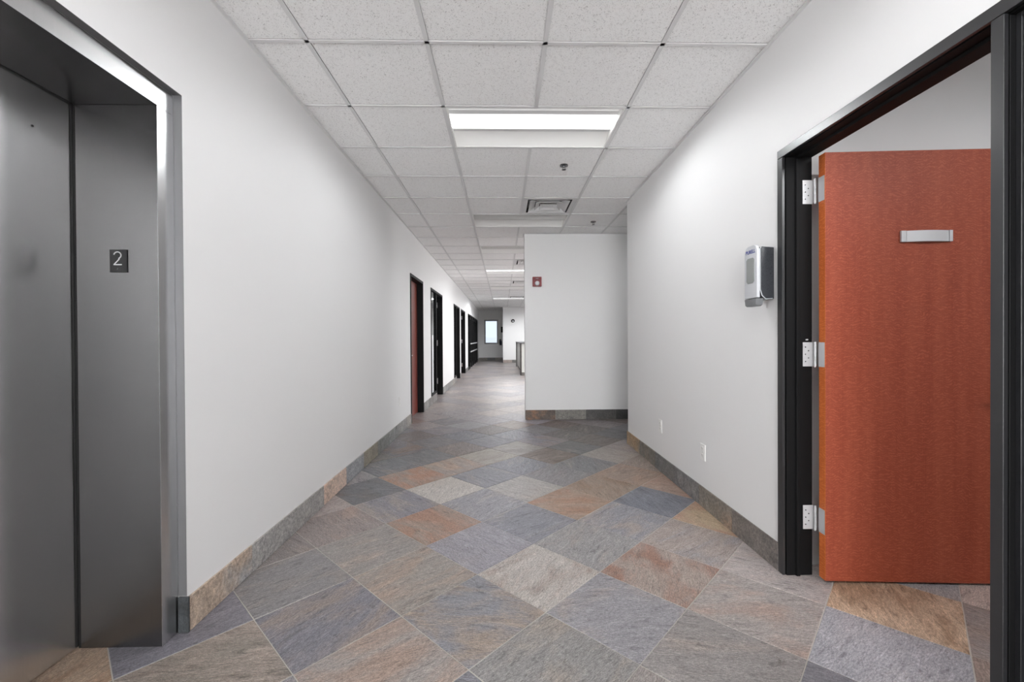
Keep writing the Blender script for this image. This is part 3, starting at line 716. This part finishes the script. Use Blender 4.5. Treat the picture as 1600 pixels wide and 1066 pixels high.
# end wall window
wn = thing('window_2', ((WX0+WX1)/2, YE, WZ0), 'bright daylit window in a black frame on the far end wall', kind='structure')
fw = .07
for b in ((WX0, WX0+fw, WZ0, WZ1), (WX1-fw, WX1, WZ0, WZ1), (WX0+fw, WX1-fw, WZ0, WZ0+fw), (WX0+fw, WX1-fw, WZ1-fw, WZ1)):
    MB().box(b[0], b[1], YE-.012, YE+.08, b[2], b[3]).build('frame', M_BLACK, wn, bevel=.003, seg=1)
bx('pane', M_GLASS, wn, WX0+fw, WX1-fw, YE+.045, YE+.051, WZ0+fw, WZ1-fw)
for k in range(6):
    z = WZ0+fw+.03+k*.045
    o = MB().box(WX0+fw+.002, WX1-fw-.002, YE+.012, YE+.032, z, z+.004).build('blind_slat', M_WHITE, wn)

# ------------------------------------------------------------ ceiling lights
def make_light(lit, loc, label, group):
    r = thing('ceiling_light', loc, label, 'light', group)
    a, b = .6096-.0135, .3048-.0115                      # half sizes of the opening between the tee bars
    # troffer body: lip, sloped end plates, two curved reflectors
    m = MB()
    for s in (-1, 1):
        m.box(-a, a, s*b, s*(b-.012), .0005, .004); m.box(s*a, s*(a-.012), -(b-.012), b-.012, .0005, .004)
    m.box(-a, a, -b, b, .085, .09)
    for s in (-1, 1): m.box(s*a, s*(a-.002), -b, b, .004, .086)
    m.build('housing', M_PAN, r, local=True)
    for s in (-1, 1):                                    # reflectors curve up from the lip to the lens
        n = 8; top = []; 
        for k in range(n+1):
            u = k/n; top.append((s*(b-.012-(b-.112)*u), .004+.062*math.sin(u*math.pi/2)))
        vs = []; 
        for y, z in top: vs += [(-a+.003, y, z), (a-.003, y, z)]
        fs = [(2*k, 2*k+1, 2*k+3, 2*k+2) for k in range(n)]
        vs += [(x, y, z+.0015) for x, y, z in vs]; N = 2*(n+1); fs += [tuple(q+N for q in f[::-1]) for f in fs]
        m = MB(); m.add(vs, fs); m.build('reflector', M_PAN, r, local=True, smooth=True)
    # bowed diffuser
    n = 12; bot = [(-.098+.196*k/n, .058-.040*math.sin(math.pi*k/n)) for k in range(n+1)]
    MB().prism([(y, z) for y, z in bot]+[(.098, .066), (-.098, .066)], -a+.004, a-.004, 'x').build('diffuser', M_LENS if lit else M_LENSOFF, r, local=True, smooth=True)
    if lit:                                              # added spot lamps that carry the light of the lens
        for k in range(6):
            ld = bpy.data.lights.new('led_chip', 'SPOT'); ld.energy = SPOT_W*lit; ld.spot_size = math.radians(176); ld.spot_blend = .36; ld.shadow_soft_size = .012
            ld.color = (.965, .985, 1)
            lo = bpy.data.objects.new('led_chip', ld); COL.objects.link(lo); lo.location = (-.5+k*.2, 0, .006); lo.parent = r
    return r
def fxy(i, j): return (CX+(i+1)*T, CY+(j+.5)*T, H)
G = 'recessed two by four ceiling lights'
labs = {(0, 1): 'large lit recessed ceiling light nearest the camera', (0, 12): 'lit ceiling light further down the corridor beside the block wall edge', (0, 23): 'small distant lit ceiling light near the end window',
        (0, 5): 'unlit ceiling light just beyond the air diffuser', (0, 8): 'unlit ceiling light over the corridor past the block wall corner',
        (0, -3): 'lit ceiling light over the corridor behind the camera', (0, -7): 'lit ceiling light at the back end of the corridor', (0, 17): 'lit ceiling light over the corridor beside the reception desk',
        (4, 4): 'lit ceiling light in the alcove beside the block wall', (4, 10): 'lit lobby ceiling light just behind the block wall', (4, 16): 'lit lobby ceiling light above the reception desk', (4, 21): 'lit lobby ceiling light at the far side',
        (4, -4): 'lit ceiling light inside the room behind the open red door', (-5, 9): 'lit ceiling light inside the first office', (-5, 15): 'lit ceiling light inside the second office'}
litp = make_light(.75, fxy(0, 1), labs[(0, 1)], G); offp = make_light(False, fxy(0, 5), labs[(0, 5)], G)
LITHID = [c for c in LITHID if c != (0, 17)] + []
POW = {(0, -3): .55, (0, -7): .6, (0, 1): .75, (3, 9): .5, (3, 13): .5, (3, 26): 3.5, (6, 21): 3.5, (3, 21): 2.5, (0, 12): .7, (0, 23): 4.0, (4, -4): 1.5, (-5, 9): .3, (-5, 15): .3, (4, 4): .12}
for c in [(0, 12), (0, 23), (0, -3), (0, -7)]+SIDE:  # lights out of view are added to even the brightness
    if c in POW or c in LOBBY: make_light(POW.get(c, 2.2), fxy(*c), labs.get(c) or LOBBY[c], G)
    else: copy_tree(litp, fxy(*c), labs[c])
copy_tree(offp, fxy(0, 8), labs[(0, 8)]); copy_tree(offp, fxy(0, 17), 'unlit ceiling light over the corridor beside the reception desk')

# ------------------------------------------------------------ air diffusers
def make_vent(loc, label):
    r = thing('air_diffuser', loc, label, 'vent', 'square ceiling air diffusers')
    a = T/2-.013
    def sq(ro, zo, ri, zi, th=.002):
        m = MB(); vs = [(sx*rr, sy*rr, zz) for rr, zz in ((ro, zo), (ri, zi)) for sx, sy in ((-1,-1),(1,-1),(1,1),(-1,1))]
        fs = [(k, (k+1) % 4, 4+(k+1) % 4, 4+k) for k in range(4)]
        vs += [(x, y, z+th) for x, y, z in vs]; fs += [tuple(q+8 for q in f[::-1]) for f in fs] + [(k, 8+k, 8+(k+1) % 4, (k+1) % 4) for k in range(4)] + [(4+k, 4+(k+1) % 4, 12+(k+1) % 4, 12+k) for k in range(4)]
        return m.add(vs, fs)
    sq(a, .003, .245, .003, .003).build('face_frame', M_GRID, r, local=True)
    sq(.245, .004, .225, .060, .002).build('throat', M_SLOT, r, local=True)
    MB().box(-.225, .225, -.225, .225, .06, .064).build('neck', M_SLOT, r, local=True)
    sq(.222, -.004, .150, .040).build('louvre', M_GRID, r, local=True)
    sq(.150, -.002, .100, .036).build('louvre', M_GRID, r, local=True)
    m = sq(.098, -.004, .060, .010); m.box(-.060, .060, -.060, .060, .008, .012); m.build('centre_plate', M_GRID, r, local=True)
    return r
vl = ['square white air diffuser beyond the nearest ceiling light', 'air diffuser at the block wall edge in front of the second lit ceiling light', 'air diffuser just beyond the second lit ceiling light', 'distant air diffuser in front of the farthest lit ceiling light']
cc = [(CX+(i+.5)*T-.0, CY+(j+.5)*T, H) for i, j in VENTS]
v0 = make_vent(cc[0], vl[0])
for q, lb in zip(cc[1:], vl[1:]): copy_tree(v0, q, lb)

# ------------------------------------------------------------ sprinklers
def make_sprinkler(loc, label):
    r = thing('sprinkler', loc, label, 'sprinkler', 'pendent fire sprinklers')
    MB().cyl((0, 0), .036, -.004, .0065, 'z', 24, r2=.036).build('escutcheon', M_CHROME, r, local=True, smooth=True)
    MB().cyl((0, 0), .012, -.016, -.004, 'z', 14, r2=.014).build('body', M_CHROME, r, local=True, smooth=True)
    m = MB()
    for s in (-1, 1): m.tube([(s*.010, 0, -.014), (s*.013, 0, -.022), (s*.004, 0, -.031)], .0022, 6)
    m.build('frame_arm', M_CHROME, r, local=True)
    m = MB(); m.cyl((0, 0), .005, -.034, -.029, 'z', 10); m.cyl((0, 0), .017, -.0365, -.0342, 'z', 20)
    for k in range(12):
        a = k*math.pi/6; m.box(.0165*math.cos(a)-.002, .0165*math.cos(a)+.002, .0165*math.sin(a)-.002, .0165*math.sin(a)+.002, -.0365, -.0342)
    m.build('deflector', M_CHROME, r, local=True)
    return r
sp0 = make_sprinkler((.548, 3.785, H), 'dark sprinkler just behind the large lit ceiling light')
copy_tree(sp0, (1.197, 5.617, H), 'dark sprinkler over the alcove right of the air diffuser')

# ------------------------------------------------------------ soap dispenser
ds = thing('hand_sanitiser_dispenser', (XR, 2.235, 1.50), 'grey and silver hand sanitiser dispenser on the right wall beside the open door', 'dispenser')
m = MB()
# dark reservoir housing: seen from the side, rounded lower front corner
side = [(XR-.001, 1.388), (XR-.001, 1.655), (XR-.068, 1.660), (XR-.074, 1.652), (XR-.074, 1.440), (XR-.066, 1.412), (XR-.048, 1.392)]
MB().prism([(a, b) for a, b in side], 2.185, 2.285, 'y').build('reservoir_housing', M_DARKPL, ds, bevel=.007, seg=3, smooth=True)
rim = [(XR-.010, 1.390), (XR-.046, 1.388), (XR-.066, 1.406), (XR-.076, 1.438), (XR-.076, 1.648), (XR-.070, 1.658)]
MB().tube([(x, 2.184, z) for x, z in rim], .0022, 6).build('rim', M_LIGHTPL, ds, smooth=True)
# front cover: tall rounded silver shell
fc = [(2.178, 1.395), (2.178, 1.640), (2.190, 1.664), (2.212, 1.672), (2.258, 1.672), (2.280, 1.664), (2.292, 1.640), (2.292, 1.395)]
cov = MB().prism(fc, XR-.096, XR-.079, 'x').build('front_cover', M_LIGHTPL, ds, bevel=.005, seg=3, smooth=True)
nk = MB().box(XR-.0795, XR-.073, 2.190, 2.280, 1.385, 1.655).build('back_shell', M_GASKET, ds)
MB().prism([(2.200, 1.484), (2.200, 1.596), (2.212, 1.606), (2.258, 1.606), (2.270, 1.596), (2.270, 1.484), (2.258, 1.474), (2.212, 1.474)], XR-.0985, XR-.0962, 'x').build('sight_window', plain('clear_grey_window', (140, 143, 142), .2), cov, bevel=.001)
MB().prism([(2.180, 1.392), (2.290, 1.392), (2.283, 1.358), (2.270, 1.352), (2.200, 1.352), (2.187, 1.358)], XR-.098, XR-.060, 'x').build('push_lever', M_MIDPL, ds, bevel=.004, seg=2, smooth=True)
MB().cyl((XR-.048, 2.235), .010, 1.372, 1.390, 'z', 14).build('nozzle', M_LIGHTPL, ds, smooth=True)
text('brand_print', 'PURELL', M_BLUE, cov, .026, (XR-.0964, 2.235, 1.638), (math.pi/2, 0, -math.pi/2), depth=.0003, bold=.0006)

# ------------------------------------------------------------ fire alarm strobe on the block wall
al = thing('fire_alarm_strobe', (.502, 6.25, 2.01), 'small red fire alarm with a white strobe dome on the block wall', 'alarm')
bk = MB().box(.437, .567, 6.205, 6.2495, 1.942, 2.082).build('back_box', M_RED, al, bevel=.006)
m = MB()
for k in range(5): m.box(.462, .542, 6.2025, 6.2050, 2.030+k*.008, 2.034+k*.008)
m.build('horn_grille', plain('dark_red_plastic', (96, 14, 22), .5), bk)
m = MB(); n = 16
m.cyl((.502, 1.985), .032, 6.172, 6.2052, 'y', 24, r2=.034); m.build('strobe_lens', M_LIGHTPL, bk, bevel=.008, seg=3, smooth=True)
text('lettering', 'FIRE', M_INK, bk, .022, (.502, 6.2045, 2.052), (math.pi/2, 0, 0), depth=.0004)

# ------------------------------------------------------------ wall plates
def make_outlet(loc, rz, label):
    r = thing('wall_outlet', loc, label, 'outlet', 'white wall outlets', rz=rz)     # local +Y faces the room
    p_ = MB().box(-.035, .035, 0, .0055, -.057, .057).build('cover_plate', M_WHITE, r, local=True, bevel=.002)
    for s in (-1, 1):
        rc = MB().cyl((0, s*.024), .0165, .0055, .0075, 'y', 20).build('receptacle', M_WHITE, p_, local=True)
        m = MB(); m.box(-.0075, -.0055, .0052, .0078, s*.024-.001, s*.024+.008); m.box(.0055, .0075, .0052, .0078, s*.024-.001, s*.024+.008)
        m.cyl((0, s*.024-.008), .002, .0052, .0078, 'y', 8); m.build('slot', M_SLOT, p_, local=True)
    MB().cyl((0, 0), .0025, .0052, .0065, 'y', 10).build('screw', M_MIDPL, p_, local=True)
    return r
o0 = make_outlet((XR, 2.978, .385), math.pi/2, 'white wall outlet low on the right wall nearest the open door')
o1 = copy_tree(o0, (XR, 3.79, .402), 'white wall outlet low on the right wall near the alcove corner')
o2 = copy_tree(o0, (XL, 5.40, .41), 'white wall outlet low on the left wall before the first red door'); o2.rotation_euler = (0, 0, -math.pi/2)

# ------------------------------------------------------------ far items
fe = thing('fire_extinguisher', (-.125, YE, .80), 'small dark fire extinguisher hanging on the far end wall beside the window', 'extinguisher')
M_FE = plain('blue_black_enamel', (24, 28, 52), .3)
MB().cyl((-.115, YE-.075), .055, .82, 1.06, 'z', 20).build('cylinder', M_FE, fe, bevel=.012, seg=3, smooth=True)
m = MB(); m.cyl((-.115, YE-.075), .018, 1.06, 1.10, 'z', 12); m.build('valve', M_GASKET, fe)
m = MB(); m.box(-.20, -.10, YE-.085, YE-.065, 1.10, 1.12); m.box(-.20, -.105, YE-.085, YE-.065, 1.135, 1.15); m.build('squeeze_grip', M_GASKET, fe)
MB().tube([(-.115, YE-.075, 1.09), (-.185, YE-.085, 1.08), (-.195, YE-.09, 1.0), (-.185, YE-.09, .9)], .012, 8).build('hose', M_GASKET, fe, smooth=True)
bx('bracket', M_GASKET, fe, -.135, -.095, YE-.02, YE-.0005, .9, 1.15)
wb = thing('wall_box', (.006, 22.6, 1.65), 'tall black box mounted at the corner right of the far window', 'control box')
q = MB().box(-.085, .0055, 22.45, 22.70, 1.50, 1.80).build('housing', M_GASKET, wb, bevel=.006)
bx('front_panel', M_DARKPL, q, -.089, -.0855, 22.475, 22.675, 1.53, 1.77)
hn = thing('wall_horn', (.50, 20.9, 2.04), 'small dark round horn high on the pale wall left of the reception desk', 'alarm')
MB().cyl((.50, 2.04), .085, 20.86, 20.8995, 'y', 24).build('base', M_GASKET, hn, bevel=.006, smooth=True)
MB().cyl((.50, 2.02), .035, 20.835, 20.8605, 'y', 18, r2=.04).build('dome', M_LIGHTPL, hn, smooth=True)

rd = thing('reception_desk', (1.5, 15.5, 0), 'white reception counter with dark slate top and base behind the block wall', 'desk')
bx('body', M_LAM, rd, .60, 2.6, 13.72, 18.4, .10, 1.02)
bx('plinth', M_SLOT, rd, .64, 2.56, 13.76, 18.36, 0, .10)
k1 = lambda o, c, s: (o.__setitem__('base_col', lin(c)), o.__setitem__('tone_col', lin(tuple(v*.8 for v in c))), o.__setitem__('slate_par', (.4, s, 0.)))
o = bx('counter_top', M_SLATE, rd, .55, 2.65, 13.68, 18.44, 1.02, 1.05); k1(o, (96, 96, 98), 3.)
for (a, b_) in ((13.75, 14.15), (18.1, 18.35)):
    o = bx('slate_pilaster', M_SLATE, rd, .56, .598, a, b_, 0, 1.019); k1(o, (104, 100, 98), a)
for k in range(4):
    o = bx('slate_skirting', M_SLATE, rd, .60+k*.4408, .60+k*.4408+.437, 13.706, 13.719, 0, .10); k1(o, (112, 108, 104), k*5.)
for k in range(3): 
    o = MB().box(.598, .5985, 15.0+k*.95, 15.0+k*.95+.93, .12, 1.0).build('side_panel', M_LAM, rd)
print('objects', len(COL.objects))
